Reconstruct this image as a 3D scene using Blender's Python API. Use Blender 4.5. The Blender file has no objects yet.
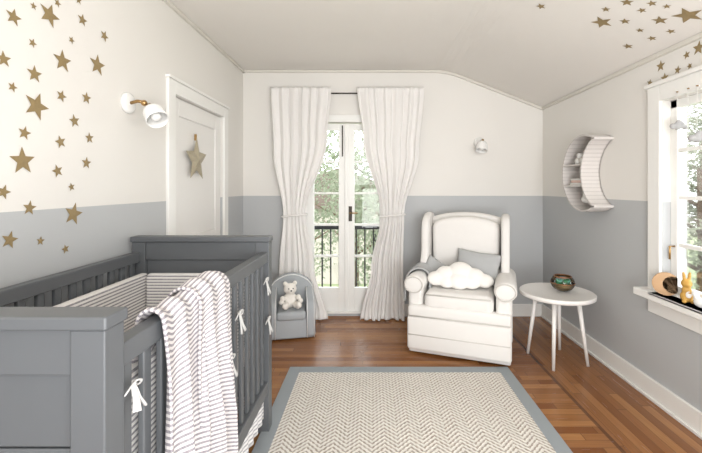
import bpy, bmesh, math, random
from math import sin, cos, pi, radians, sqrt
from mathutils import Vector, Matrix
random.seed(7)
S = bpy.context.scene
S.view_settings.view_transform = 'Standard'
EYE = 1.365; F = 377.0; VX = 371.0; VY = 187.0
BW = 3.99; LX = -1.353; RX = 1.818; CH = 2.6; RH = 2.203
SL = (CH-RH)/(RX-0.803)
FY = -2.6

# ---------------------------------------------------------------- materials
def hx(h):
    h = h.lstrip('#'); c = [int(h[i:i+2], 16)/255 for i in (0, 2, 4)]
    return tuple(((v/12.92) if v <= .04045 else ((v+.055)/1.055)**2.4) for v in c)+(1,)

class NT:
    def __init__(s, name):
        s.m = bpy.data.materials.new(name); s.m.use_nodes = True
        s.t = s.m.node_tree; s.b = s.t.nodes['Principled BSDF']; s.out = s.t.nodes['Material Output']
    def n(s, typ, **kw):
        nd = s.t.nodes.new(typ)
        for k, v in kw.items(): setattr(nd, k, v)
        return nd
    def link(s, a, b): s.t.links.new(a, b)
    def put(s, sock, v):
        if hasattr(v, 'links') or isinstance(v, bpy.types.NodeSocket): s.link(v, sock)
        else: sock.default_value = v
    def math(s, op, a, b=0.0, c=0.0):
        nd = s.n('ShaderNodeMath', operation=op)
        s.put(nd.inputs[0], a); s.put(nd.inputs[1], b)
        if len(nd.inputs) > 2: s.put(nd.inputs[2], c)
        return nd.outputs[0]
    def mix(s, f, a, b):
        nd = s.n('ShaderNodeMix', data_type='RGBA')
        s.put(nd.inputs[0], f); s.put(nd.inputs[6], a); s.put(nd.inputs[7], b)
        return nd.outputs[2]
    def pos(s, obj=False):
        if obj: o = s.n('ShaderNodeTexCoord').outputs['Object']
        else: o = s.n('ShaderNodeNewGeometry').outputs['Position']
        x = s.n('ShaderNodeSeparateXYZ'); s.link(o, x.inputs[0])
        return o, x.outputs[0], x.outputs[1], x.outputs[2]
    def noise(s, vec, scale, detail=3):
        nd = s.n('ShaderNodeTexNoise'); s.link(vec, nd.inputs['Vector'])
        nd.inputs['Scale'].default_value = scale; nd.inputs['Detail'].default_value = detail
        return nd.outputs['Fac']
    def bump(s, h, strength=.2, dist=.01):
        nd = s.n('ShaderNodeBump'); nd.inputs['Strength'].default_value = strength
        nd.inputs['Distance'].default_value = dist
        s.link(h, nd.inputs['Height']); s.link(nd.outputs[0], s.b.inputs['Normal'])

def simple(name, col, rough=.5, metal=0, var=.06, nscale=20, bump=0.0, bscale=200, spec=None):
    k = NT(name); c = hx(col)
    o, x, y, z = k.pos(True)
    d = tuple(max(0, v*(1-var)) for v in c[:3])+(1,)
    k.link(k.mix(k.noise(o, nscale), d, c), k.b.inputs['Base Color'])
    k.b.inputs['Roughness'].default_value = rough; k.b.inputs['Metallic'].default_value = metal
    if spec is not None: k.b.inputs['Specular IOR Level'].default_value = spec
    if bump: k.bump(k.noise(o, bscale), bump, .003)
    return k.m

def wall_mat():
    k = NT('two_tone_wall_paint'); o, x, y, z = k.pos()
    up = k.mix(k.noise(o, 2), hx('#e2dfd9'), hx('#e5e2dd')); lo = k.mix(k.noise(o, 2), hx('#b7b9ba'), hx('#babcbd'))
    f = k.math('GREATER_THAN', z, 1.272)
    k.link(k.mix(f, lo, up), k.b.inputs['Base Color']); k.b.inputs['Roughness'].default_value = .6
    k.bump(k.noise(o, 60), .05, .003)
    return k.m
M_wall = wall_mat()
M_ceil = simple('ceiling_paint', '#e6e2dc', .7, nscale=2, var=.03)
M_trim = simple('white_trim_paint', '#eeede9', .35, var=.02)
M_crown = simple('picture_rail_paint', '#d9d5cc', .5)
M_door = simple('door_paint', '#e9e7e3', .4, var=.02)

def floor_mat():
    k = NT('oak_floor'); o, x, y, z = k.pos()
    b = k.math('GREATER_THAN', x, 1.30)
    def sel(a, c):
        return k.math('ADD', k.math('MULTIPLY', a, k.math('SUBTRACT', 1.0, b)), k.math('MULTIPLY', c, b))
    u = sel(x, y); v = sel(y, x)
    w = .058
    vr = k.math('DIVIDE', v, w); row = k.math('FLOOR', vr); fr = k.math('FRACT', vr)
    wn = k.n('ShaderNodeTexWhiteNoise', noise_dimensions='1D'); k.link(row, wn.inputs['W'])
    ur = k.math('ADD', k.math('DIVIDE', u, .9), k.math('MULTIPLY', wn.outputs[0], 5.0))
    col = k.math('FLOOR', ur); fu = k.math('FRACT', ur)
    cv = k.n('ShaderNodeCombineXYZ'); k.link(row, cv.inputs[0]); k.link(col, cv.inputs[1]); k.link(b, cv.inputs[2])
    w2 = k.n('ShaderNodeTexWhiteNoise', noise_dimensions='3D'); k.link(cv.outputs[0], w2.inputs['Vector'])
    gv = k.n('ShaderNodeCombineXYZ'); k.link(k.math('MULTIPLY', u, 2.0), gv.inputs[0]); k.link(k.math('MULTIPLY', v, 40.0), gv.inputs[1]); k.link(w2.outputs[0], gv.inputs[2])
    g = k.noise(gv.outputs[0], 2.0, 5)
    c1 = k.mix(w2.outputs[0], hx('#7b4a25'), hx('#b98552'))
    c2 = k.mix(k.math('MULTIPLY', g, .7), c1, hx('#70421f'))
    gap = k.math('MAXIMUM', k.math('LESS_THAN', fr, .04), k.math('LESS_THAN', fu, .004))
    inl = k.math('LESS_THAN', k.math('ABSOLUTE', k.math('SUBTRACT', x, 1.30)), .012)
    gap = k.math('MAXIMUM', gap, inl)
    c3 = k.mix(k.math('MULTIPLY', gap, .65), c2, hx('#3a2011'))
    k.link(c3, k.b.inputs['Base Color'])
    k.link(k.math('ADD', k.math('MULTIPLY', g, .15), .17), k.b.inputs['Roughness'])
    k.bump(k.math('SUBTRACT', 1.0, gap), .25, .002)
    return k.m
M_floor = floor_mat()

def rug_mat():
    k = NT('woven_jute_rug'); o, x, y, z = k.pos(True)
    n = k.noise(o, 70, 2)
    s = k.math('ADD', k.math('PINGPONG', x, .068), y)
    s2 = k.math('ADD', k.math('MULTIPLY', s, 2*pi/.031), k.math('MULTIPLY', n, 2.2))
    st = k.math('SINE', s2)
    dash = k.math('SINE', k.math('MULTIPLY', x, 2*pi/.0226))
    f = k.math('MULTIPLY', k.math('GREATER_THAN', k.math('ADD', st, k.math('MULTIPLY', dash, .5)), .3), k.math('ADD', .3, k.math('MULTIPLY', n, .9)))
    k.link(k.mix(f, hx('#dfdad2'), hx('#8e8072')), k.b.inputs['Base Color'])
    k.b.inputs['Roughness'].default_value = .95
    k.bump(k.math('ADD', n, st), .4, .003)
    return k.m
M_rug = rug_mat()
M_rugb = simple('rug_border_cotton', '#93999c', .9, bump=.3, bscale=300)

def stripe_mat(name, base, line, period, frac=.45, axis='z', uv=False, bump=.2, gain=.35):
    k = NT(name); o, x, y, z = k.pos(True)
    if uv:
        uvn = k.n('ShaderNodeTexCoord').outputs['UV']; sx = k.n('ShaderNodeSeparateXYZ'); k.link(uvn, sx.inputs[0]); c = sx.outputs[1]
    else: c = {'x': x, 'y': y, 'z': z}[axis]
    fr = k.math('FRACT', k.math('DIVIDE', c, period))
    f = k.math('LESS_THAN', fr, frac)
    n = k.noise(o, 120, 2)
    k.link(k.mix(k.math('MULTIPLY', f, k.math('ADD', n, gain)), hx(base), hx(line)), k.b.inputs['Base Color'])
    k.b.inputs['Roughness'].default_value = .95
    k.bump(n, bump, .004)
    return k.m
M_bump = stripe_mat('striped_bumper_cotton', '#e6e3e0', '#8a888c', .016, .42, 'z', gain=.45)
M_blank = stripe_mat('striped_knit_blanket', '#d6d1d0', '#8b868c', .015, .48, uv=True, gain=.45)
M_skirt = stripe_mat('striped_crib_skirt', '#e6e4e3', '#a4a4aa', .02, .4, uv=True)
M_crib = simple('crib_grey_paint', '#5d6063', .42, var=.06, nscale=6)
M_white = simple('white_cotton', '#eeebe6', .9, bump=.15)
M_tie = simple('tie_cotton', '#c9c8c6', .9, bump=.15)
M_sheet = simple('mattress_sheet', '#e9e1dc', .9)
M_chair = simple('cream_upholstery', '#e6e3df', .85, var=.03, bump=.15, bscale=400)
M_pipe = simple('upholstery_piping', '#cfcbc5', .8)
M_greyf = simple('grey_knit', '#b0b1b1', .95, bump=.5, bscale=150)
M_kid = simple('grey_kids_upholstery', '#a8acaf', .9, bump=.2)
M_kidp = simple('white_piping', '#e8e8e6', .8)
M_plush = simple('plush_fur', '#ece7df', 1, var=.1, nscale=60, bump=.6, bscale=150)
M_gold = simple('gold_foil', '#9b865e', .5, metal=.15, var=.2, nscale=30)
M_gold2 = simple('gold_glitter', '#c4b99f', .4, metal=.15, var=.5, nscale=250, bump=.8, bscale=300)
M_brass = simple('brass', '#a8875a', .3, metal=.9)
M_bronze = simple('dark_bronze', '#3a342e', .4, metal=.7)
M_enamel = simple('white_enamel', '#efeeeb', .25, var=.01)
M_iron = simple('black_iron', '#1d1e20', .5, metal=.3)
M_wood = simple('toy_wood', '#c9a37b', .6, var=.25, nscale=12)
M_toy = simple('toy_yellow_wood', '#c79a4a', .6, var=.2)
M_felt = simple('grey_felt', '#9c9a99', .95)
M_feltw = simple('white_felt', '#e6e4e0', .95)
M_tabw = simple('table_white_paint', '#eae7e3', .35, var=.02)
M_moon = stripe_mat('whitewashed_moon_wood', '#d6d1cd', '#c6c1bd', .03, .3, 'z', bump=.1)
M_soil = simple('terrarium_sand', '#9a7850', .9, var=.4, nscale=60)
M_moss = simple('terrarium_moss', '#3f7a52', .9, var=.4, nscale=60)
M_teal = simple('teal_succulent', '#6fb09d', .7, var=.3)
M_copper = simple('copper_frame', '#b07c5a', .3, metal=.9)
M_book1 = simple('book_cover_blush', '#d8b9ae', .7); M_book2 = simple('book_cover_grey', '#8f979c', .7)

def glass_mat(name, tint=(1, 1, 1, 1), refl=.5):
    k = NT(name); t = k.t
    tr = k.n('ShaderNodeBsdfTransparent'); tr.inputs[0].default_value = tint
    gl = k.n('ShaderNodeBsdfGlossy'); gl.inputs['Roughness'].default_value = .02
    fr = k.n('ShaderNodeFresnel'); fr.inputs[0].default_value = 1.45
    mx = k.n('ShaderNodeMixShader')
    k.link(k.math('MULTIPLY', fr.outputs[0], refl), mx.inputs[0]); k.link(tr.outputs[0], mx.inputs[1]); k.link(gl.outputs[0], mx.inputs[2])
    k.link(mx.outputs[0], k.out.inputs[0])
    return k.m
M_glass = glass_mat('window_glass'); M_tglass = glass_mat('terrarium_glass', (.9, .97, .96, 1), 1.0)

def curtain_mat():
    k = NT('linen_curtain'); o, x, y, z = k.pos(True)
    n = k.noise(o, 300, 2)
    c = k.mix(n, hx('#f0edea'), hx('#f7f5f2')); k.link(c, k.b.inputs['Base Color'])
    k.b.inputs['Roughness'].default_value = .95; k.bump(n, .1, .002)
    tl = k.n('ShaderNodeBsdfTranslucent'); k.link(c, tl.inputs[0])
    mx = k.n('ShaderNodeMixShader'); mx.inputs[0].default_value = .14
    k.link(k.b.outputs[0], mx.inputs[1]); k.link(tl.outputs[0], mx.inputs[2]); k.link(mx.outputs[0], k.out.inputs[0])
    return k.m
M_curt = curtain_mat()
def leaf_mat(name, a, b):
    k = NT(name); o, x, y, z = k.pos(True)
    c = k.mix(k.noise(o, 1.5, 4), hx(a), hx(b)); k.link(c, k.b.inputs['Base Color'])
    k.b.inputs['Roughness'].default_value = .7
    tl = k.n('ShaderNodeBsdfTranslucent'); k.link(c, tl.inputs[0])
    mx = k.n('ShaderNodeMixShader'); mx.inputs[0].default_value = .4
    k.link(k.b.outputs[0], mx.inputs[1]); k.link(tl.outputs[0], mx.inputs[2]); k.link(mx.outputs[0], k.out.inputs[0])
    return k.m
M_leaf = leaf_mat('tree_leaves', '#667054', '#a2a996')
M_bark = simple('bark', '#6d5c4c', .9, var=.4)
M_grass = simple('lawn', '#8a9670', .95, var=.3, nscale=3)
M_stucco = simple('house_stucco', '#a9a399', .9); M_roof = simple('roof_tile', '#6f625a', .9, var=.3)

# ---------------------------------------------------------------- geometry helpers
def link(ob, parent=None):
    S.collection.objects.link(ob)
    if parent: ob.parent = parent
    return ob
def empty(name, loc=(0, 0, 0), rz=0.0, rot=None):
    e = bpy.data.objects.new(name, None); e.empty_display_size = .1
    e.location = loc; e.rotation_euler = rot if rot else (0, 0, rz)
    return link(e)
def mk(name, verts, faces, mat, parent=None, smooth=False, loc=(0, 0, 0), rot=(0, 0, 0)):
    me = bpy.data.meshes.new(name); me.from_pydata([tuple(v) for v in verts], [], faces)
    bm = bmesh.new(); bm.from_mesh(me); bmesh.ops.recalc_face_normals(bm, faces=bm.faces); bm.to_mesh(me); bm.free()
    ob = bpy.data.objects.new(name, me); me.materials.append(mat)
    if smooth:
        for p in me.polygons: p.use_smooth = True
    ob.location = loc; ob.rotation_euler = rot
    return link(ob, parent)
def boxes(name, lst, mat, parent=None, bev=0, seg=2, smooth=False, loc=(0, 0, 0), rot=(0, 0, 0)):
    """lst of (x0,x1,y0,y1,z0,z1)"""
    V = []; Fc = []
    for (a, b, c, d, e, f) in lst:
        n = len(V)
        V += [(a, c, e), (b, c, e), (b, d, e), (a, d, e), (a, c, f), (b, c, f), (b, d, f), (a, d, f)]
        Fc += [tuple(n+i for i in q) for q in ((0, 3, 2, 1), (4, 5, 6, 7), (0, 1, 5, 4), (1, 2, 6, 5), (2, 3, 7, 6), (3, 0, 4, 7))]
    ob = mk(name, V, Fc, mat, parent, smooth, loc, rot)
    if bev:
        m = ob.modifiers.new('b', 'BEVEL'); m.width = bev; m.segments = seg; m.limit_method = 'ANGLE'
        for p in ob.data.polygons: p.use_smooth = True
        if not smooth:
            m.harden_normals = True
    return ob
def rbox(name, c, s, mat, parent=None, bev=.02, seg=5, rot=(0, 0, 0)):
    h = [v/2 for v in s]
    return boxes(name, [(-h[0], h[0], -h[1], h[1], -h[2], h[2])], mat, parent, bev, seg, True, c, rot)
def prism(name, pts, axis, a, b, mat, parent=None, bev=0, smooth=False, seg=3, loc=(0,0,0), rot=(0,0,0)):
    def P(p, t):
        return {'x': (t, p[0], p[1]), 'y': (p[0], t, p[1]), 'z': (p[0], p[1], t)}[axis]
    n = len(pts); V = [P(p, a) for p in pts]+[P(p, b) for p in pts]
    Fc = [tuple(range(n)), tuple(range(2*n-1, n-1, -1))]+[(i, (i+1) % n, n+(i+1) % n, n+i) for i in range(n)]
    ob = mk(name, V, Fc, mat, parent, smooth, loc, rot)
    if bev:
        m = ob.modifiers.new('b', 'BEVEL'); m.width = bev; m.segments = seg; m.limit_method = 'ANGLE'; m.angle_limit = radians(40)
        for p in ob.data.polygons: p.use_smooth = True
    return ob
def tube(name, pts, rad, mat, parent=None, n=12, closed=False, flat=1.0, loc=(0,0,0), rot=(0,0,0)):
    pts = [Vector(p) for p in pts]; N = len(pts)
    rads = rad if isinstance(rad, (list, tuple)) else [rad]*N
    V = []; Fc = []; up = None
    for i, p in enumerate(pts):
        if closed: t = pts[(i+1) % N]-pts[i-1]
        else: t = pts[min(i+1, N-1)]-pts[max(i-1, 0)]
        t.normalize()
        if up is None:
            up = Vector((0, 0, 1)) if abs(t.z) < .9 else Vector((1, 0, 0))
        s = t.cross(up).normalized(); u = s.cross(t).normalized(); up = u
        for k in range(n):
            a = 2*pi*k/n; V.append(p+s*cos(a)*rads[i]+u*sin(a)*rads[i]*flat)
    R = N if closed else N-1
    for i in range(R):
        j = (i+1) % N
        for k in range(n):
            Fc.append((i*n+k, i*n+(k+1) % n, j*n+(k+1) % n, j*n+k))
    if not closed:
        Fc.append(tuple(range(n))); Fc.append(tuple((N-1)*n+k for k in range(n)))
    return mk(name, V, Fc, mat, parent, True, loc, rot)
def lathe(name, prof, mat, parent=None, n=40, loc=(0,0,0), rot=(0,0,0), solid=0):
    V = []; Fc = []; m = len(prof)
    for k in range(n):
        a = 2*pi*k/n
        for r, z in prof: V.append((r*cos(a), r*sin(a), z))
    for k in range(n):
        for i in range(m-1):
            Fc.append((k*m+i, ((k+1) % n)*m+i, ((k+1) % n)*m+i+1, k*m+i+1))
    ob = mk(name, V, Fc, mat, parent, True, loc, rot)
    bm = bmesh.new(); bm.from_mesh(ob.data); bmesh.ops.remove_doubles(bm, verts=bm.verts, dist=1e-5)
    bmesh.ops.recalc_face_normals(bm, faces=bm.faces); bm.to_mesh(ob.data); bm.free()
    if solid:
        s = ob.modifiers.new('s', 'SOLIDIFY'); s.thickness = solid
    return ob
def sheet(name, fn, nu, nv, mat, parent=None, solid=0.004, uvs=(1, 1), loc=(0,0,0)):
    V = []; Fc = []
    for j in range(nv+1):
        for i in range(nu+1): V.append(fn(i/nu, j/nv))
    for j in range(nv):
        for i in range(nu):
            a = j*(nu+1)+i; Fc.append((a, a+1, a+nu+2, a+nu+1))
    me = bpy.data.meshes.new(name); me.from_pydata(V, [], Fc); me.materials.append(mat)
    uv = me.uv_layers.new(name='UVMap')
    for lp in me.loops:
        vi = lp.vertex_index; uv.data[lp.index].uv = ((vi % (nu+1))/nu*uvs[0], (vi//(nu+1))/nv*uvs[1])
    for p in me.polygons: p.use_smooth = True
    ob = bpy.data.objects.new(name, me); ob.location = loc; link(ob, parent)
    if solid:
        s = ob.modifiers.new('s', 'SOLIDIFY'); s.thickness = solid; s.offset = 0
    return ob
def blob(name, sph, mat, parent=None, voxel=.008, loc=(0,0,0), rot=(0,0,0), smooth=6, scale=(1,1,1)):
    bm = bmesh.new()
    for s in sph:
        c, r = s[0], s[1]; sc = s[2] if len(s) > 2 else (1, 1, 1)
        m = Matrix.Translation(c) @ Matrix.Diagonal((sc[0], sc[1], sc[2], 1))
        bmesh.ops.create_icosphere(bm, subdivisions=3, radius=r, matrix=m)
    me = bpy.data.meshes.new(name); bm.to_mesh(me); bm.free(); me.materials.append(mat)
    for p in me.polygons: p.use_smooth = True
    ob = bpy.data.objects.new(name, me); ob.location = loc; ob.rotation_euler = rot; ob.scale = scale; link(ob, parent)
    r = ob.modifiers.new('r', 'REMESH'); r.mode = 'VOXEL'; r.voxel_size = voxel; r.use_smooth_shade = True
    if smooth:
        q = ob.modifiers.new('sm', 'SMOOTH'); q.iterations = smooth; q.factor = .5
    return ob
def pillow(name, w, h, t, mat, parent=None, loc=(0,0,0), rot=(0,0,0), N=26, ex=.42):
    V = []; Fc = []
    for sgn in (1, -1):
        for j in range(N+1):
            for i in range(N+1):
                u = -1+2*i/N; v = -1+2*j/N
                k = max(0, (1-u*u)*(1-v*v))**ex
                px = u*w/2*(1-.07*(1-abs(v))**1*abs(u)); pz = v*h/2*(1-.07*(1-abs(u))*abs(v))
                V.append((px, sgn*k*t/2, pz))
    o = (N+1)**2
    for b, fl in ((0, 0), (o, 1)):
        for j in range(N):
            for i in range(N):
                a = b+j*(N+1)+i; q = (a, a+1, a+N+2, a+N+1); Fc.append(q[::-1] if fl else q)
    ob = mk(name, V, Fc, mat, parent, True, loc, rot)
    bm = bmesh.new(); bm.from_mesh(ob.data); bmesh.ops.remove_doubles(bm, verts=bm.verts, dist=1e-5)
    bmesh.ops.recalc_face_normals(bm, faces=bm.faces); bm.to_mesh(ob.data); bm.free()
    return ob
def lerp_tab(tab, t):
    for (a, va), (b, vb) in zip(tab, tab[1:]):
        if t <= b:
            k = (t-a)/(b-a); k = k*k*(3-2*k); return va+(vb-va)*k
    return tab[-1][1]

# ---------------------------------------------------------------- room shell
T = .15
boxes('floor', [(LX-T, RX+T, FY-T, BW+T, -.12, 0)], M_floor)
prof = [(LX-T, CH)]
xs = [.45+.05*i for i in range(0, 15)]
def ceilz(x):
    w = .14; d = x-.803
    if d < -w: return CH
    if d > w: return CH-SL*d
    return CH-SL*(d+w)**2/(4*w)
prof += [(x, ceilz(x)) for x in xs]+[(RX+T, ceilz(RX+T))]
V = []; n = len(prof)
for yy in (FY-T, BW+T):
    V += [(p[0], yy, p[1]) for p in prof]+[(p[0], yy, p[1]+.12) for p in prof]
Fc = []
for i in range(n-1):
    Fc.append((i, i+1, 2*n+i+1, 2*n+i)); Fc.append((n+i, n+i+1, 3*n+i+1, 3*n+i))
    Fc.append((i, i+1, n+i+1, n+i)); Fc.append((2*n+i, 2*n+i+1, 3*n+i+1, 3*n+i))
Fc.append((0, n, 3*n, 2*n)); Fc.append((n-1, 2*n-1, 4*n-1, 3*n-1))
mk('ceiling', V, Fc, M_ceil, smooth=False)

DX0, DX1, DH = -.70, .18, 2.05
e = empty('wall_back')
boxes('wall_piece_a', [(LX-T, DX0, BW, BW+T, 0, CH), (DX0, DX1, BW, BW+T, DH, CH), (DX0, DX1, BW, BW+T, 0, .03)], M_wall, e)
prism('wall_piece_b', [(DX1, 0), (RX+T, 0)]+[(RX+T, ceilz(RX+T))]+[(x, ceilz(x)) for x in xs[::-1] if x > DX1]+[(DX1, CH)], 'y', BW, BW+T, M_wall, e)
LD0, LD1, LDH = 2.575, 3.43, 2.0
e = empty('wall_left')
boxes('wall_piece', [(LX-T, LX, FY, LD0, 0, CH), (LX-T, LX, LD1, BW, 0, CH), (LX-T, LX, LD0, LD1, LDH, CH), (LX-T, LX-.12, LD0, LD1, 0, LDH)], M_wall, e)
WY0, WY1, WZ0, WZ1 = 1.10, 2.35, .70, 1.90
e = empty('wall_right')
boxes('wall_piece', [(RX, RX+T, FY, WY0, 0, RH), (RX, RX+T, WY1, BW, 0, RH), (RX, RX+T, WY0, WY1, 0, WZ0), (RX, RX+T, WY0, WY1, WZ1, RH)], M_wall, e)
boxes('wall_front', [(LX-T, RX+T, FY-T, FY, 0, RH)], M_wall)
prism('wall_front_gable', [(LX-T, RH), (RX+T, RH), (RX, RH)]+[(x, ceilz(x)) for x in xs[::-1]]+[(LX-T, CH)], 'y', FY-T, FY, M_wall)
bh, bt = .13, .02
def bb(name, lst): return boxes(name, lst, M_trim, None, .004)
bb('baseboard_back', [(LX+bt, DX0-.09, BW-bt, BW, 0, bh), (DX1+.09, RX-bt, BW-bt, BW, 0, bh)])
bb('baseboard_right', [(RX-bt, RX, FY, BW, 0, bh), (RX-bt-.015, RX-bt, FY, BW-bt, 0, .02)])
bb('baseboard_left', [(LX, LX+bt, FY, LD0-.1, 0, bh), (LX, LX+bt, LD1+.1, BW, 0, bh)])
cw = .022
boxes('trim_1', [(LX, LX+cw, FY, BW, CH-.028, CH-.002)], M_crown)
boxes('trim_3', [(RX-cw, RX, FY, BW, RH-.022, RH+.004)], M_crown)
px_ = [LX]+xs+[RX]
V = []; Fc = []
for x in px_:
    z = ceilz(x)
    V += [(x, BW-cw, z-.002), (x, BW, z-.002), (x, BW, z-.028), (x, BW-cw, z-.028)]
for i in range(len(px_)-1):
    for k in range(4): Fc.append((4*i+k, 4*i+(k+1) % 4, 4*i+4+(k+1) % 4, 4*i+4+k))
mk('trim_2', V, Fc, M_crown)

# ---------------------------------------------------------------- french doors
e = empty('door_1')
y0, y1 = BW+.03, BW+.075
cas = .075
boxes('casing', [(DX0-cas, DX0, BW-.022, BW, 0, DH+cas), (DX1, DX1+cas, BW-.022, BW, 0, DH+cas), (DX0, DX1, BW-.022, BW, DH, DH+cas)], M_trim, e, .004)
mid = (DX0+DX1)/2
L = []; G = []
zb, zt = .04, DH-.01
for a, b in ((DX0+.01, mid-.004), (mid+.004, DX1-.01)):
    st = .080
    L += [(a, a+st, y0, y1, zb, zt), (b-st, b, y0, y1, zb, zt), (a+st, b-st, y0, y1, zb, zb+.25), (a+st, b-st, y0, y1, zt-.07, zt)]
    z0 = zb+.25; z1 = zt-.07; n_ = 5
    for i in range(1, n_):
        zz = z0+(z1-z0)*i/n_; L.append((a+st, b-st, y0+.008, y1-.008, zz-.011, zz+.011))
    G.append((a+st, b-st, y0+.02, y0+.024, z0, z1))
boxes('leaf_frames', L, M_trim, e, .003)
boxes('glass', G, M_glass, e)
boxes('astragal', [(mid-.02, mid+.02, y0-.015, y0, zb, zt)], M_trim, e, .004)
boxes('bolt', [(mid-.05, mid-.038, y0-.014, y0, zt-.35, zt-.02), (mid+.022, mid+.058, y0-.006, y0, 1.0, 1.16)], M_bronze, e)
tube('lever', [(mid+.04, y0, 1.09), (mid+.04, y0-.05, 1.09), (mid+.12, y0-.05, 1.09)], .008, M_brass, e)
boxes('sill_plate', [(DX0, DX1, BW-.02, BW+T, .03, .045)], M_trim, e)

e = empty('balcony_railing')
L = [(-1.1, .6, 4.40, 4.44, .87, .91), (-1.1, .6, 4.405, 4.435, .16, .19)]
for i in range(17):
    x = -1.08+i*.1; L.append((x, x+.016, 4.412, 4.428, .0, .87))
boxes('bars', L, M_iron, e)
boxes('balcony_slab', [(-1.2, .7, BW+T, 4.5, -.12, -.0)], M_stucco, e)

# ---------------------------------------------------------------- left wall door
e = empty('door_2')
c = .09
boxes('casing', [(LX, LX+.022, LD0-c, LD0, 0, LDH+c), (LX, LX+.022, LD1, LD1+c, 0, LDH+c), (LX, LX+.022, LD0, LD1, LDH, LDH+c),
                 (LX, LX+.035, LD0-c-.01, LD1+c+.01, LDH+c, LDH+c+.02)], M_trim, e, .004)
xf = LX-.015
L = [(xf-.04, xf-.012, LD0+.004, LD1-.004, .01, LDH-.004)]
for a, b, z0, z1 in ((LD0+.004, LD0+.11, .01, LDH-.004), (LD1-.11, LD1-.004, .01, LDH-.004), (LD0+.11, LD1-.11, .01, .24), (LD0+.11, LD1-.11, LDH-.13, LDH-.004), (LD0+.11, LD1-.11, .88, 1.0)):
    L.append((xf-.014, xf, a, b, z0, z1))
boxes('slab', L, M_door, e, .005)
lathe('knob', [(0, .06), (.02, .058), (.028, .045), (.022, .03), (.01, .025), (.01, .005), (.025, .004), (.025, 0)], M_brass, e, 24, (xf, LD0+.07, .95), (0, radians(90), 0))

# ---------------------------------------------------------------- right window
e = empty('window_1')
c = .10
boxes('casing', [(RX-.022, RX, WY1, WY1+c, WZ0-.02, WZ1+c), (RX-.022, RX, WY0-c, WY0, WZ0-.02, WZ1+c), (RX-.022, RX, WY0, WY1, WZ1, WZ1+c),
                 (RX-.035, RX, WY0-c-.015, WY1+c+.015, WZ1+c, WZ1+c+.025), (RX-.02, RX, WY0-c, WY1+c, WZ0-.14, WZ0-.04)], M_trim, e, .004)
boxes('sill', [(RX-.095, RX+T, WY0, WY1, WZ0-.005, WZ0+.012), (RX-.095, RX, WY0-c-.03, WY1+c+.03, WZ0-.035, WZ0+.012)], M_trim, e, .005)
wx0, wx1 = RX+.05, RX+.09
L = [(wx0, wx1, WY0, WY0+.05, WZ0, WZ1), (wx0, wx1, WY1-.05, WY1, WZ0, WZ1), (wx0, wx1, WY0, WY1, WZ0, WZ0+.06), (wx0, wx1, WY0, WY1, WZ1-.05, WZ1)]
mp = (WY0+WY1)/2
L.append((wx0, wx1, mp-.035, mp+.035, WZ0, WZ1))
for zz in (1.01, 1.30, 1.59): L.append((wx0+.008, wx1-.008, WY0, WY1, zz-.012, zz+.012))
boxes('sash', L, M_trim, e, .003)
boxes('glass', [(wx0+.018, wx0+.022, WY0, WY1, WZ0, WZ1)], M_glass, e)
tube('latch', [(wx0, WY1-.03, 1.0), (wx0-.03, WY1-.03, 1.0), (wx0-.03, WY1-.03, .92)], .006, M_brass, e, 8)

# ---------------------------------------------------------------- curtains
rod = empty('curtain_rod')
RY = BW-.045; RZ = 2.345
tube('rod', [(-1.03, RY, RZ), (.50, RY, RZ)], .007, M_bronze, rod)
for x in (-.99, .46): tube('bracket', [(x, BW, RZ-.0), (x, RY, RZ)], .006, M_bronze, rod)
def curtain(name, le, re, seed, tie_v):
    rnd = random.Random(seed); ph = rnd.random()*6; e = empty(name)
    zt, zb = 2.395, .012
    nf = 6
    def fn(u, v):
        a = lerp_tab(le, v); b = lerp_tab(re, v); x = a+(b-a)*u
        amp = .019+.006*sin(v*3+seed)
        pin = math.exp(-((v-tie_v)/.05)**2)
        amp *= (1-.5*pin)
        if v < .045: amp *= .45+.55*(v/.045)
        uu = u+.03*sin(v*4+seed)*sin(pi*u)+.02*sin(7*u+seed)
        y = BW-.100+amp*(-.9)*sin(2*pi*nf*uu+ph+.5*sin(v*4))+.004*sin(2*pi*nf*2.3*uu+v*3)
        pool = max(0, (v-.955)/.045)
        y -= .035*pool**2*(1+.4*sin(9*u+seed))
        x += .012*pool*sin(12*u+seed)
        return (x+.004*sin(2*pi*nf*uu*2+ph), min(y-.02*(v*.6), BW-.058), zt+(zb-zt)*v)
    sheet('panel', fn, 170, 100, M_curt, e, .003)
    vz = zt+(zb-zt)*tie_v; a = lerp_tab(le, tie_v); b = lerp_tab(re, tie_v); cx = (a+b)/2; hw = (b-a)/2+.010
    pts = [(cx+hw*cos(t), BW-.112+.048*sin(t), vz+.012*cos(t)) for t in [2*pi*i/32 for i in range(32)]]
    tube('tieback', pts, .010, M_curt, e, 10, True)
def X_(px, Y=BW-.11): return (px-VX)/F*Y
tv = .555
curtain('curtain', [(0, X_(270)), (.28, X_(273)), (tv, X_(283)), (.78, X_(279)), (1, X_(275))], [(0, X_(331)), (.22, X_(327)), (tv, X_(306)), (.78, X_(314)), (1, X_(327))], 2, tv)
curtain('curtain', [(0, X_(357)), (.22, X_(363)), (tv, X_(381)), (.78, X_(371)), (1, X_(361))], [(0, X_(424)), (.28, X_(419)), (tv, X_(404)), (.78, X_(403)), (1, X_(405))], 5, tv)

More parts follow.
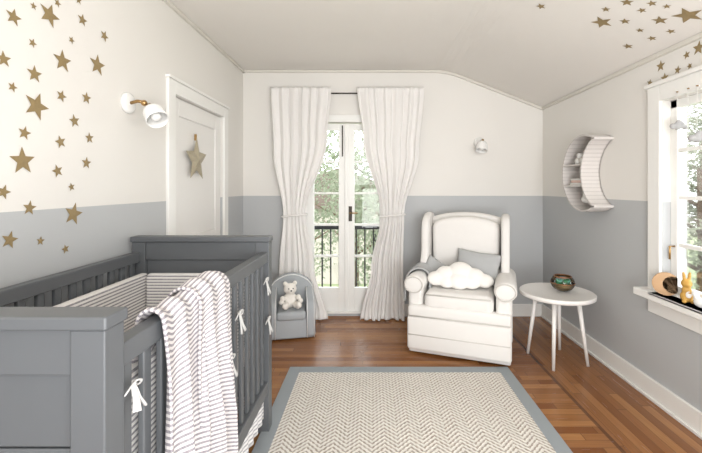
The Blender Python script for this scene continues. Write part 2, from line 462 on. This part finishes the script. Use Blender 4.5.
# ---------------------------------------------------------------- star decals
def star_poly(r, rot, inner=.42):
    return [((r if i % 2 == 0 else r*inner)*cos(rot+pi/2+i*pi/5), (r if i % 2 == 0 else r*inner)*sin(rot+pi/2+i*pi/5)) for i in range(10)]
def ray(px, py): return Vector(((px-VX)/F, 1, (VY-py)/F))
def stars(name, lst, surf):
    V = []; Fc = []
    for k, (px, py, s) in enumerate(lst):
        d = ray(px, py)
        if surf == 'L': t = (LX-0)/d.x
        elif surf == 'R': t = RX/d.x
        else: t = (RH+SL*RX-EYE)/(d.z+SL*d.x)
        P = Vector((0, 0, EYE))+d*t
        if surf == 'L': U = Vector((0, 1, 0)); W = Vector((0, 0, 1)); N = Vector((1, 0, 0))
        elif surf == 'R': U = Vector((0, 1, 0)); W = Vector((0, 0, 1)); N = Vector((-1, 0, 0))
        else: U = Vector((0, 1, 0)); W = Vector((1, 0, -SL)).normalized(); N = Vector((-SL, 0, -1)).normalized()
        P += N*.0025
        r = s/2*t/F*(1.0 if surf != 'C' else 1.15)
        rot = random.uniform(-.35, .35); n0 = len(V)
        V.append(P+N*.001)
        for a, b in star_poly(r, rot): V.append(P+U*a+W*b)
        for i in range(10): Fc.append((n0, n0+1+i, n0+1+(i+1) % 10))
    mk(name, V, Fc, M_gold)
stars('star_wall_decals', [(13, 17, 18), (49, 15, 25), (3, 59, 17), (32, 43, 10), (62, 61, 23), (82, 20, 13), (71, 40, 8), (34, 74, 18), (104, 36, 12), (97, 65, 22),
      (36, 106, 29), (61, 96, 13), (86, 98, 13), (74, 121, 14), (12, 87, 11), (24, 133, 15), (89, 138, 12), (60, 142, 14), (22, 161, 29), (86, 163, 13),
      (57, 171, 14), (3, 192, 16), (71, 187, 9), (29, 208, 16), (73, 214, 24), (9, 240, 19), (40, 241, 10), (65, 249, 10), (57, 3, 9), (33, 6, 8), (78, 0, 9)], 'L')
stars('star_ceiling_decals', [(541, 6, 9), (602, 22, 18), (606, 9, 8), (627, 2, 11), (625, 21, 9), (642, 10, 8), (652, 3, 9), (660, 20, 13), (652, 38, 8), (628, 46, 9), (640, 30, 7), (671, 31, 8), (688, 15, 24), (667, 6, 7)], 'C')
stars('star_wall_decals', [(661, 66, 12), (665, 78, 11), (678, 70, 9), (699, 48, 15), (687, 55, 9), (650, 83, 8), (690, 66, 7)], 'R')

P = ray(197, 160); t = (xf+.02)/P.x; P = Vector((0, 0, EYE))+P*t
e = empty('door_star_ornament', (xf+.018, P.y, P.z))
R = .18; V = []; Fc = []
pts = star_poly(R, 0, .45)
V = [(.022, 0, 0), (-.016, 0, 0)]+[(0, a, b) for a, b in pts]
for i in range(10):
    Fc.append((0, 2+i, 2+(i+1) % 10)); Fc.append((1, 2+(i+1) % 10, 2+i))
mk('star', V, Fc, M_gold2, e)
boxes('hook', [(-.018, .0, -.006, .006, R-.03, R+.02)], M_brass, e, .002)

# ---------------------------------------------------------------- sconces
def sconce(loc, rz, aim, sc=1.0):
    e = empty('wall_sconce', loc, rz)
    lathe('backplate', [(0, .022), (.045, .022), (.055, .016), (.058, 0), (0, 0)], M_enamel, e, 36, (0, 0, 0), (0, radians(90), 0))
    tube('arm', [(.02, 0, 0), (.06, 0, .01), (.09, 0, .005)], .009, M_brass, e)
    blob('joint', [((.095, 0, .0), .017)], M_brass, e, .004, smooth=0)
    pr = []
    R = .056
    for i in range(13):
        a = i/12*radians(90); pr.append((R*sin(a), .012+R*.9*cos(a)))
    pr += [(R*1.02, -.02), (R*1.05, -.045)]
    lathe('shade', pr, M_enamel, e, 40, aim[0], aim[1], .003)
    lathe('shade_collar', [(0, R+.03), (.012, R+.03), (.014, R-.004)], M_brass, e, 24, aim[0], aim[1])
    blob('bulb', [((0, 0, -.012), .028)], M_enamel, e, .005, aim[0], aim[1], smooth=0)
d = ray(127, 103); t = LX/d.x; P = Vector((0, 0, EYE))+d*t
sconce((LX, P.y, P.z), 0, ((.155, 0.0, -.065), (radians(-22), radians(-38), 0)))
d = ray(479, 143); t = BW/1.0; P = Vector((0, 0, EYE))+d*t
sconce((P.x, BW, P.z), -pi/2, ((.140, -.01, -.055), (radians(-12), radians(-20), 0)))

# ---------------------------------------------------------------- rug
e = empty('area_rug', (.21, 1.62, 0))
rw, rl = 1.64/2, 1.22; bw = .085
boxes('woven_field', [(-rw+bw, rw-bw, -rl+bw, rl-bw, .001, .010)], M_rug, e)
boxes('border', [(-rw, -rw+bw, -rl, rl, .001, .012), (rw-bw, rw, -rl, rl, .001, .012), (-rw+bw, rw-bw, -rl, -rl+bw, .001, .012), (-rw+bw, rw-bw, rl-bw, rl, .001, .012)], M_rugb, e, .003)

# ---------------------------------------------------------------- crib
CX0, CX1, CY0, CY1 = -1.325, -.565, .80, 2.15
crib = empty('baby_crib', ((CX0+CX1)/2, (CY0+CY1)/2, 0))
hw = (CX1-CX0)/2; hl = (CY1-CY0)/2
TZ = 1.09; SZ = 1.005
for nm, ya, yb, out in (('footboard', -hl, -hl+.065, -1), ('headboard', hl-.065, hl, 1)):
    p = .075
    L = [(-hw, -hw+p, ya, yb, .0, TZ-.03), (hw-p, hw, ya, yb, .0, TZ-.03),
         (-hw+p, hw-p, ya+.008, yb-.008, TZ-.13, TZ-.03), (-hw+p, hw-p, ya+.008, yb-.008, .20, .30)]
    boxes(nm+'_frame', L, M_crib, crib, .004)
    boxes(nm+'_cap', [(-hw-.006, hw+.006, ya-.006, yb+.006, TZ-.03, TZ)], M_crib, crib, .006, 3)
    ym = (ya+yb)/2
    L = []
    zz = .30
    while zz < TZ-.14:
        z2 = min(zz+.165, TZ-.13); L.append((-hw+p, hw-p, ym-.012, ym+.012, zz+.003, z2-.001)); zz = z2
    boxes(nm+'_panel', L, M_crib, crib, .004)
for nm, xa, xb in (('left_side', -hw+.005, -hw+.05), ('right_side', hw-.05, hw-.005)):
    L = [(xa, xb, -hl+.065, hl-.065, SZ-.055, SZ), (xa, xb, -hl+.065, hl-.065, .22, .29)]
    n_ = 15
    for i in range(n_):
        y = -hl+.065+(2*hl-.13)*(i+.5)/n_; L.append(((xa+xb)/2-.009, (xa+xb)/2+.009, y-.017, y+.017, .29, SZ-.055))
    boxes(nm, L, M_crib, crib, .005)
rbox('mattress', (0, 0, .52), (2*hw-.12, 2*hl-.15, .12), M_sheet, crib, .03)
bz0, bz1 = .57, .895
for nm, a in (('bumper_left', (-hw+.055, -hw+.105, -hl+.07, hl-.07)), ('bumper_right', (hw-.105, hw-.055, -hl+.07, hl-.07)),
              ('bumper_foot', (-hw+.105, hw-.105, -hl+.07, -hl+.12)), ('bumper_head', (-hw+.105, hw-.105, hl-.12, hl-.07))):
    boxes(nm, [(a[0], a[1], a[2], a[3], bz0, bz1)], M_bump, crib, .022, 5, True)
def skirt(xx):
    def fn(u, v): return (xx+.008*sin(u*2*pi*16)*v, -hl+.075+(2*hl-.15)*u, .27-.18*v)
    return fn
sheet('skirt_right', skirt(hw-.027), 120, 8, M_skirt, crib, .003, (1.2, .18))
def fn(u, v): return (-hw+.08+(2*hw-.16)*u, hl-.03+.006*sin(u*2*pi*9)*v, .24-.15*v)
sheet('skirt_head', fn, 60, 6, M_skirt, crib, .003, (1.2, .18))
def bow(wx, wy, wz, sc=1.0, nm='tie_bow'):
    lx = wx-crib.location.x; ly = wy-crib.location.y
    for s in (1, -1):
        pts = []
        for i in range(14):
            a = 2*pi*i/14
            pts.append((lx+.010+.005*sin(a), ly+s*sc*(.022-.022*cos(a)), wz+sc*(.011*sin(a)*1.0-.018*(1-cos(a))*.5)))
        tube(nm+'_loop', pts, .0050*sc, M_tie, crib, 8, True, .6)
        pts = [(lx+.010+.003*k, ly+s*sc*(.0035*k+.003*sin(k*1.3)), wz-.015*sc*k) for k in range(7)]
        tube(nm+'_tail', pts, [.0045+.0009*k for k in range(7)], M_tie, crib, 8, flat=.4)
    blob(nm+'_knot', [((lx+.012, ly, wz), .008*sc)], M_tie, crib, .003, smooth=0)
for (px, py, q) in ((265, 279, .9), (238, 312, .95), (267, 318, .9), (229, 357, .95), (131, 383, .65)):
    d = ray(px, py); t = CX1/d.x; P = Vector((0, 0, EYE))+d*t
    bow(CX1-.004, P.y, P.z, q)

# ---------------------------------------------------------------- blanket
bl = empty('striped_blanket')
rxc = CX1-.0275
def blanket(name, ya, yb, zend, off, seed, narrow, inside=.22, nf=4, fa=.022):
    rad = .036+off
    arc = pi*rad; outl = SZ-.01-zend; tot = inside+arc+outl
    def fn(u, v):
        s = v*tot
        if s < inside: x = rxc-rad; z = SZ-.012-(inside-s); drop = (inside-s)/inside*.4; sd = -1
        elif s < inside+arc:
            a = (s-inside)/rad; x = rxc-rad*cos(a); z = SZ-.012+rad*sin(a); drop = 0; sd = 0
        else:
            q = s-inside-arc; x = rxc+rad+.005*(q/outl)**1.2; z = SZ-.012-q; drop = q/outl; sd = 1
        c = (ya+yb)/2; w = (yb-ya)/2
        wv = w*(1+narrow*min(1, max(0, drop)))
        k = min(1, drop*2.2)
        ph = 2*pi*nf*u+seed+.9*sin(drop*4)
        y = c+(u*2-1)*wv+.02*sin(drop*5+seed)+.012*k*sin(ph+1.2)
        f = sin(ph)+.3*sin(2*pi*nf*1.9*u+seed*2+drop*3)
        x += (sd if sd else 0)*(fa*f+fa*1.12)*k + .004*f
        z += .009*sin(ph)*(1-k)
        z += -.03*sin(u*5+seed)*drop
        return (x, y, z)
    sheet(name, fn, 110, 120, M_blank, bl, .008, (1, tot))
blanket('blanket_back_layer', .985, 1.25, .12, .0, 1.0, -.02, nf=2.6, fa=.017)
blanket('blanket_front_layer', 1.19, 1.44, .08, .018, 3.2, -.16, .12, 2.4, fa=.021)

# ---------------------------------------------------------------- armchair
AR = radians(-20)
arm = empty('wingback_armchair', (.812, 3.325, 0), AR)
FRONT = -.40
rbox('base', (0, .0, .21), (.76, .72, .30), M_chair, arm, .02)
rbox('front_panel', (0, FRONT+.02, .185), (.80, .09, .27), M_chair, arm, .022)
rbox('base_rail', (0, -.01, .055), (.79, .74, .08), M_chair, arm, .015)
rbox('seat_front', (0, FRONT+.035, .355), (.80, .10, .10), M_chair, arm, .03)
rbox('seat_cushion', (0, -.10, .445), (.54, .60, .15), M_chair, arm, .055, 8)
for s in (-1, 1):
    rbox('arm_side', (s*.345, -.04, .37), (.12, .66, .42), M_chair, arm, .035, 6)
    cxr, czr, rr = s*.355, .565, .085
    prof_ = [(cxr+rr*cos(2*pi*i/28), czr+rr*.88*sin(2*pi*i/28)) for i in range(28)]
    prism('arm_roll', prof_, 'y', -.385, .26, M_chair, arm, .03, True, 4)
    ring = [(cxr+(rr-.012)*cos(2*pi*i/28), -.386, czr+(rr-.012)*.88*sin(2*pi*i/28)) for i in range(28)]
    tube('arm_piping', ring, .005, M_pipe, arm, 6, True)
    wp = [(.26, .50), (.0, .60), (-.02, .66), (.02, .73), (.045, .81), (.04, .90), (.045, .98), (.07, 1.045), (.12, 1.09), (.19, 1.115), (.28, 1.12), (.36, 1.11), (.34, .55)]
    prism('wing', wp, 'x', s*.352-.036, s*.352+.036, M_chair, arm, .028, True, 5)
bp = [(-.37, .40), (-.378, 1.02)]+[(-.378+.756*i/12, 1.02+.105*sin(pi*i/12)**.45) for i in range(1, 12)]+[(.378, 1.02), (.37, .40)]
prism('back_outer', bp, 'y', .28, .37, M_chair, arm, .035, True, 5)
bp2 = [(-.295, .50), (-.305, 1.02)]+[(-.305+.61*i/12, 1.02+.075*sin(pi*i/12)**.6) for i in range(1, 12)]+[(.305, 1.02), (.295, .50)]
prism('back_cushion', bp2, 'y', .13, .29, M_chair, arm, .055, True, 7)
for zz in (.325, .175):
    tube('seam', [(-.39, FRONT-.024, zz), (.39, FRONT-.024, zz)], .005, M_pipe, arm, 6)
tube('cushion_piping', [(-.25, FRONT-.001, .50), (.25, FRONT-.001, .50)], .005, M_pipe, arm, 6)
for sx in (-.33, .33):
    for sy in (-.3, .3): lathe('foot', [(0, 0), (.02, 0), (.025, .03), (0, .03)], M_bronze, arm, 16, (sx, sy, 0))
def onchair(lx, ly, z):
    return (arm.location.x+lx*cos(AR)-ly*sin(AR), arm.location.y+lx*sin(AR)+ly*cos(AR), z)
pg = empty('grey_throw_pillow', onchair(.12, .030, .665), AR-radians(4))
pillow('pillow', .38, .27, .12, M_greyf, pg, rot=(radians(-20), radians(6), 0))
cp = empty('cloud_pillow', onchair(-.01, -.19, .610), radians(-12))
cs = [((-.19, 0, -.02), .075), ((-.11, 0, .03), .085), ((.01, 0, .06), .105), ((.12, 0, .02), .085), ((.205, 0, -.025), .07), ((0, 0, -.03), .095), ((.10, 0, -.045), .07), ((-.10, 0, -.045), .07)]
blob('cloud', [(c_, r_, (1, .6, 1)) for c_, r_ in cs], M_white, cp, .008, rot=(radians(-38), 0, 0), smooth=2, scale=(1, .95, .85))
th = empty('knit_throw', (arm.location.x, arm.location.y, 0), AR)
def fn(u, v):
    cxr, czr, rr = -.355, .568, .10
    L_ = .58; s = v*L_
    inner = .10; arc = pi*rr
    if s < inner: x = cxr+rr; z = czr-(inner-s)
    elif s < inner+arc:
        q = (s-inner)/rr; x = cxr+rr*cos(q); z = czr+rr*.9*sin(q)
    else: x = cxr-rr; z = czr-(s-inner-arc)
    y = -.25+.38*u+.03*sin(v*5)
    x += .010*sin(u*14+v*3); z += .012*sin(u*11+v*4)
    return (x, y, z)
sheet('throw', fn, 40, 50, M_greyf, th, .014)
pillow('throw_bunch', .26, .20, .12, M_greyf, th, loc=(-.235, .0, .60), rot=(radians(-25), radians(30), 0))

# ---------------------------------------------------------------- side table
tb = empty('side_table', (1.47, 2.985, 0))
lathe('top', [(0, .505), (.262, .505), (.274, .512), (.275, .535), (.268, .541), (.26, .538), (0, .538)], M_tabw, tb, 64)
for k in range(4):
    a = radians(58+90*k)
    tube('leg_%d' % (k+1), [(.215*cos(a), .215*sin(a), 0), (.15*cos(a), .15*sin(a), .507)], [.011, .018], M_tabw, tb, 16)
boxes('apron', [(-.13, .13, -.02, .02, .48, .506), (-.02, .02, -.13, .13, .48, .506)], M_tabw, tb, rot=(0, 0, radians(58)))
te = empty('glass_terrarium', (1.515, 2.98, .541))
R = .088
pr = [(0, 0)]+[(R*sin(a), .07-R*.80*cos(a)) for a in [radians(20+i*10) for i in range(0, 13)]]
lathe('bowl', pr, M_tglass, te, 40, solid=0)
lathe('sand', [(0, .002)]+[(.95*R*sin(a), .073-R*.78*cos(a)) for a in [radians(22+i*10) for i in range(0, 6)]]+[(0, .05)], M_soil, te, 36)
tube('rim', [(R*.72*cos(2*pi*i/30), R*.72*sin(2*pi*i/30), .120) for i in range(30)], .004, M_copper, te, 8, True)
tube('band', [(R*1.01*cos(2*pi*i/30), R*1.01*sin(2*pi*i/30), .07) for i in range(30)], .003, M_copper, te, 8, True)
sp = []
for i in range(7):
    a = i*2.4; sp.append(((.035*cos(a), .035*sin(a), .06+.012*(i % 3)), .02))
blob('moss', sp, M_moss, te, .005, smooth=2)
for j, (cx_, cy_) in enumerate(((.02, -.03), (-.03, -.01))):
    for i in range(9):
        a = i*2*pi/9
        tube('succulent_leaf', [(cx_, cy_, .065), (cx_+.012*cos(a), cy_+.012*sin(a), .085), (cx_+.024*cos(a), cy_+.024*sin(a), .098)], [.003, .007, .001], M_teal, te, 8)

# ---------------------------------------------------------------- moon shelf
ms = empty('moon_wall_shelf', (RX, 2.985, 1.475))
Ro, ri, dd = .305, .275, .265
xo = (dd*dd+Ro*Ro-ri*ri)/(2*dd)
tip = math.atan2(sqrt(Ro*Ro-xo*xo), -xo)
outer = [(Ro*cos(a), Ro*sin(a)) for a in [-tip+2*tip*i/48 for i in range(49)]]
tz = sqrt(Ro*Ro-xo*xo); ai = math.atan2(tz, dd-xo)
inner = [(-dd+ri*cos(a), ri*sin(a)) for a in [ai-2*ai*i/40 for i in range(41)]]
dep = .15
prism('back_panel', outer+inner[1:-1], 'x', -.012, -.001, M_moon, ms)
def band(nm, pts, th, inward):
    V = []; n_ = len(pts); Fc = []
    for i, (a, b) in enumerate(pts):
        p0 = pts[max(i-1, 0)]; p1 = pts[min(i+1, n_-1)]
        tx, tz_ = p1[0]-p0[0], p1[1]-p0[1]; l = math.hypot(tx, tz_); nx, nz = -tz_/l*inward*th, tx/l*inward*th
        V += [(-.001, a, b), (-dep, a, b), (-dep, a+nx, b+nz), (-.001, a+nx, b+nz)]
    for i in range(n_-1):
        for k in range(4): Fc.append((4*i+k, 4*i+(k+1) % 4, 4*i+4+(k+1) % 4, 4*i+4+k))
    Fc += [(0, 1, 2, 3), tuple(4*(n_-1)+k for k in range(4))]
    return mk(nm, V, Fc, M_moon, ms)
band('outer_band', outer, .012, 1); band('inner_band', inner, .012, 1)
def yin(z): return -dd+sqrt(max(0, ri*ri-z*z))
def yout(z): return sqrt(Ro*Ro-z*z)
for i, z in enumerate((-.10, .07)):
    boxes('shelf_%d' % (i+1), [(-dep+.004, -.012, yin(z)+.0, yout(z)-.01, z-.006, z+.006)], M_moon, ms)
def put(nm, y0_, y1_, z0, z1, m, x0=-.13, x1=-.02): return boxes(nm, [(x0, x1, y0_, y1_, z0, z1)], m, ms, .006, 3)
put('book_1', .03, .22, -.093, -.075, M_feltw); put('book_2', .04, .20, -.075, -.055, M_book1); put('book_3', .03, .21, -.055, -.04, M_feltw)
for i, (yy, zz, r_) in enumerate(((.06, .102, .024), (.12, .102, .024), (.09, .143, .022))):
    tube('rolled_cloth', [(-.13, yy, zz), (-.02, yy, zz)], r_, M_feltw, ms, 20)
blob('small_toy', [((-.08, .07, -.21), .03), ((-.08, .07, -.175), .022), ((-.08, .03, -.22), .022)], M_feltw, ms, .005)

# ---------------------------------------------------------------- kids armchair + bear
kc = empty('kids_armchair', (-.745, 3.53, 0), radians(12))
rbox('base', (0, 0, .10), (.40, .36, .18), M_kid, kc, .02)
rbox('seat', (0, -.03, .215), (.26, .34, .08), M_kid, kc, .03)
bp = [(-.19, .04), (-.20, .42)]+[(-.2+.4*i/10, .43+.10*sin(pi*i/10)**.8) for i in range(1, 10)]+[(.20, .42), (.19, .04)]
prism('back', bp, 'y', .10, .20, M_kid, kc, .03, True, 5)
tube('back_piping', [(p[0]*.97, .103, p[1]*.985) for p in bp], .005, M_kidp, kc, 6)
for s in (-1, 1):
    ap = [(.16, .02), (-.19, .02), (-.205, .24), (-.195, .30), (-.15, .335), (-.08, .34), (.02, .36), (.16, .44)]
    prism('arm', ap, 'x', s*.17-.042, s*.17+.042, M_kid, kc, .026, True, 5)
    tube('arm_piping', [(s*.17+.03, p[0]*1.0-.0, p[1]*.995) for p in ap[1:]], .004, M_kidp, kc, 6)
    tube('arm_piping', [(s*.17-.03, p[0]*1.0-.0, p[1]*.995) for p in ap[1:]], .004, M_kidp, kc, 6)
bear = empty('teddy_bear', (-.745, 3.475, .262), radians(20))
blob('body', [((0, .01, .06), .065, (1, .85, 1.1)), ((0, 0, .165), .055, (1.08, .95, .95)), ((0, -.045, .155), .026), ((-.045, .005, .215), .021), ((.045, .005, .215), .021),
              ((-.07, -.03, .09), .025), ((-.085, -.06, .065), .024), ((.07, -.03, .09), .025), ((.085, -.06, .065), .024),
              ((-.045, -.06, .03), .030), ((-.055, -.10, .032), .028), ((-.06, -.125, .045), .028), ((.045, -.06, .03), .030), ((.055, -.10, .032), .028), ((.06, -.125, .045), .028)], M_plush, bear, .006, smooth=3)
blob('eyes_nose', [((-.02, -.050, .178), .006), ((.02, -.050, .178), .006), ((0, -.070, .163), .008)], M_iron, bear, .003, smooth=0)

# ---------------------------------------------------------------- window sill toys
e = empty('wooden_moon_toy', (RX-.035, 2.28, WZ0+.012), radians(-35))
Rm = .068; pts = [(Rm*cos(a), Rm+Rm*sin(a)) for a in [radians(40+280*i/30) for i in range(31)]]
inn = [(.034+.050*cos(a), Rm+.050*sin(a)) for a in [radians(-62-236*i/24) for i in range(25)]]
prism('crescent', pts+[q for q in inn[1:-1]], 'y', -.014, .014, M_wood, e, .003)
e = empty('wooden_rabbit_toy', (RX-.035, 2.13, WZ0+.012), radians(-20))
blob('figure', [((0, 0, .035), .034, (.9, .8, 1)), ((0, 0, .07), .026, (.9, .8, 1)), ((0, -.0, .108), .026), ((.0, -.022, .103), .012),
                ((-.012, 0, .138), .009), ((-.013, 0, .152), .009), ((-.015, 0, .166), .007), ((.012, 0, .138), .009), ((.013, 0, .152), .009), ((.015, 0, .166), .007),
                ((.0, .035, .025), .013), ((-.02, -.025, .012), .012), ((.02, -.025, .012), .012)], M_toy, e, .004, smooth=2)
blob('belly', [((0, -.026, .05), .014, (1, .6, 1.4))], M_feltw, e, .003, smooth=0)
e = empty('wooden_duck_toy', (RX-.035, 2.03, WZ0+.012), radians(-60))
blob('figure', [((0, 0, .028), .028, (1.35, .8, 1)), ((.035, 0, .038), .012), ((-.025, 0, .055), .014), ((-.028, 0, .070), .018)], M_feltw, e, .004, smooth=2)
blob('beak', [((-.050, 0, .068), .008, (1.4, 1, .6))], M_toy, e, .002, smooth=0)

e = empty('felt_cloud_mobile')
for i, (px, py, s, m) in enumerate(((677, 126, 1.0, M_felt), (697, 138, 1.15, M_felt), (688, 158, .7, M_feltw))):
    d = ray(px, py); t = (RX-.028)/d.x; P = Vector((0, 0, EYE))+d*t
    cs = [((0, 0, 0), .028), ((.03, 0, .008), .026), ((-.032, 0, -.003), .022), ((.06, 0, -.004), .018), ((.015, 0, .02), .022)]
    blob('felt_cloud', [((q[0]*s, q[1], q[2]*s), r_*s, (1, .5, .8)) for q, r_ in cs], m, e, .004, loc=P, rot=(0, 0, radians(15)), smooth=3)
    tube('string', [(P.x, P.y, P.z+.02), (P.x, P.y, WZ1+.02)], .0012, M_feltw, e, 6)
    boxes('hook', [(P.x-.003, RX-.02, P.y-.003, P.y+.003, WZ1+.018, WZ1+.024)], M_brass, e)

# ---------------------------------------------------------------- exterior
boxes('ground_lawn', [(-25, 30, -10, 40, -3.2, -3.0)], M_grass)
def tree(loc, h, r, n=5000, seed=1):
    rnd = random.Random(seed); e = empty('garden_tree', loc)
    tube('trunk', [(0, 0, 0), (.1, .05, h*.5), (-.05, 0, h*.85)], [.18, .12, .05], M_bark, e)
    for k in range(9):
        a = k*2.4; z = h*(.4+.05*k)
        tube('branch', [(0, 0, z), (r*.45*cos(a), r*.45*sin(a), z+.5), (r*.8*cos(a), r*.8*sin(a), z+.9)], [.05, .03, .01], M_bark, e, 8)
    cl = [(rnd.gauss(0, r*.5), rnd.gauss(0, r*.5), h*.72+rnd.gauss(0, h*.17), rnd.uniform(.35, .8)*r*.55) for _ in range(26)]
    V = []; Fc = []
    for i in range(n):
        c_ = rnd.choice(cl); q = Vector((rnd.gauss(0, 1), rnd.gauss(0, 1), rnd.gauss(0, 1))).normalized()*c_[3]*rnd.random()**.4
        p = Vector(c_[:3])+q; u = Vector((rnd.gauss(0, 1), rnd.gauss(0, 1), rnd.gauss(0, 1))).normalized(); w = u.orthogonal().normalized(); s = rnd.uniform(.04, .09)
        n0 = len(V); V += [p-u*s, p+w*s*.5, p+u*s, p-w*s*.5]; Fc.append((n0, n0+1, n0+2, n0+3))
    me = bpy.data.meshes.new('leaves'); me.from_pydata(V, [], Fc); me.materials.append(M_leaf)
    link(bpy.data.objects.new('leaves', me), e)
tree((-2.4, 8.5, -3), 6.2, 1.8, 6000, 1); tree((.9, 9.5, -3), 6.8, 1.9, 6000, 2); tree((-.6, 12.5, -3), 5.2, 2.0, 5000, 3)
tree((7.2, 8.2, -3), 5.6, 2.1, 7000, 4); tree((11, 12.5, -3), 7, 2.4, 7000, 5); tree((7.5, 2.5, -3), 5.5, 1.8, 8000, 6)
e = empty('neighbour_house', (-1.5, 17, -3))
boxes('walls', [(-5, 5, 0, 5, 0, 3.4)], M_stucco, e)
prism('roof', [(-5.4, 3.4), (5.4, 3.4), (0, 5.2)], 'y', -.3, 5.3, M_roof, e)
boxes('windows', [(-3, -1.8, -.03, 0, 1, 2.4), (1.5, 2.7, -.03, 0, 1, 2.4)], M_iron, e)

# ---------------------------------------------------------------- lights
w = bpy.data.worlds.new('World'); S.world = w; w.use_nodes = True
bg = w.node_tree.nodes['Background']; bg.inputs[0].default_value = (.94, .97, 1, 1); bg.inputs[1].default_value = 4.8
def area(name, loc, rot, sx, sy, en, col=(1, 1, 1)):
    l = bpy.data.lights.new(name, 'AREA'); l.shape = 'RECTANGLE'; l.size = sx; l.size_y = sy; l.energy = en; l.color = col
    o = bpy.data.objects.new(name, l); o.location = loc; o.rotation_euler = rot; return link(o)
area('added_room_fill', (.5, -1.9, 1.9), (radians(74), 0, 0), 2.2, 1.0, 62, (.98, .99, 1))  # unseen fill light added behind the camera, no lamp of the room
area('added_upward_fill', (.6, -.6, .9), (radians(180-45), 0, 0), 1.6, 1.2, 84, (.98, .99, 1))  # extra fill added out of view, aimed up to brighten the ceiling
sl = bpy.data.lights.new('sun', 'SUN'); sl.energy = 3.0; sl.angle = radians(2)
so = bpy.data.objects.new('sun', sl); so.rotation_euler = Vector((.35, .7, -.75)).to_track_quat('-Z', 'Y').to_euler(); link(so)

# ---------------------------------------------------------------- camera
cam = bpy.data.cameras.new('camera'); co = bpy.data.objects.new('camera', cam); link(co)
co.location = (0, 0, EYE); co.rotation_euler = (radians(90), 0, 0)
cam.sensor_width = 36; cam.lens = F/702*36
cam.shift_x = -(VX-351)/702; cam.shift_y = -(226.5-VY)/702
cam.clip_start = .05
S.camera = co
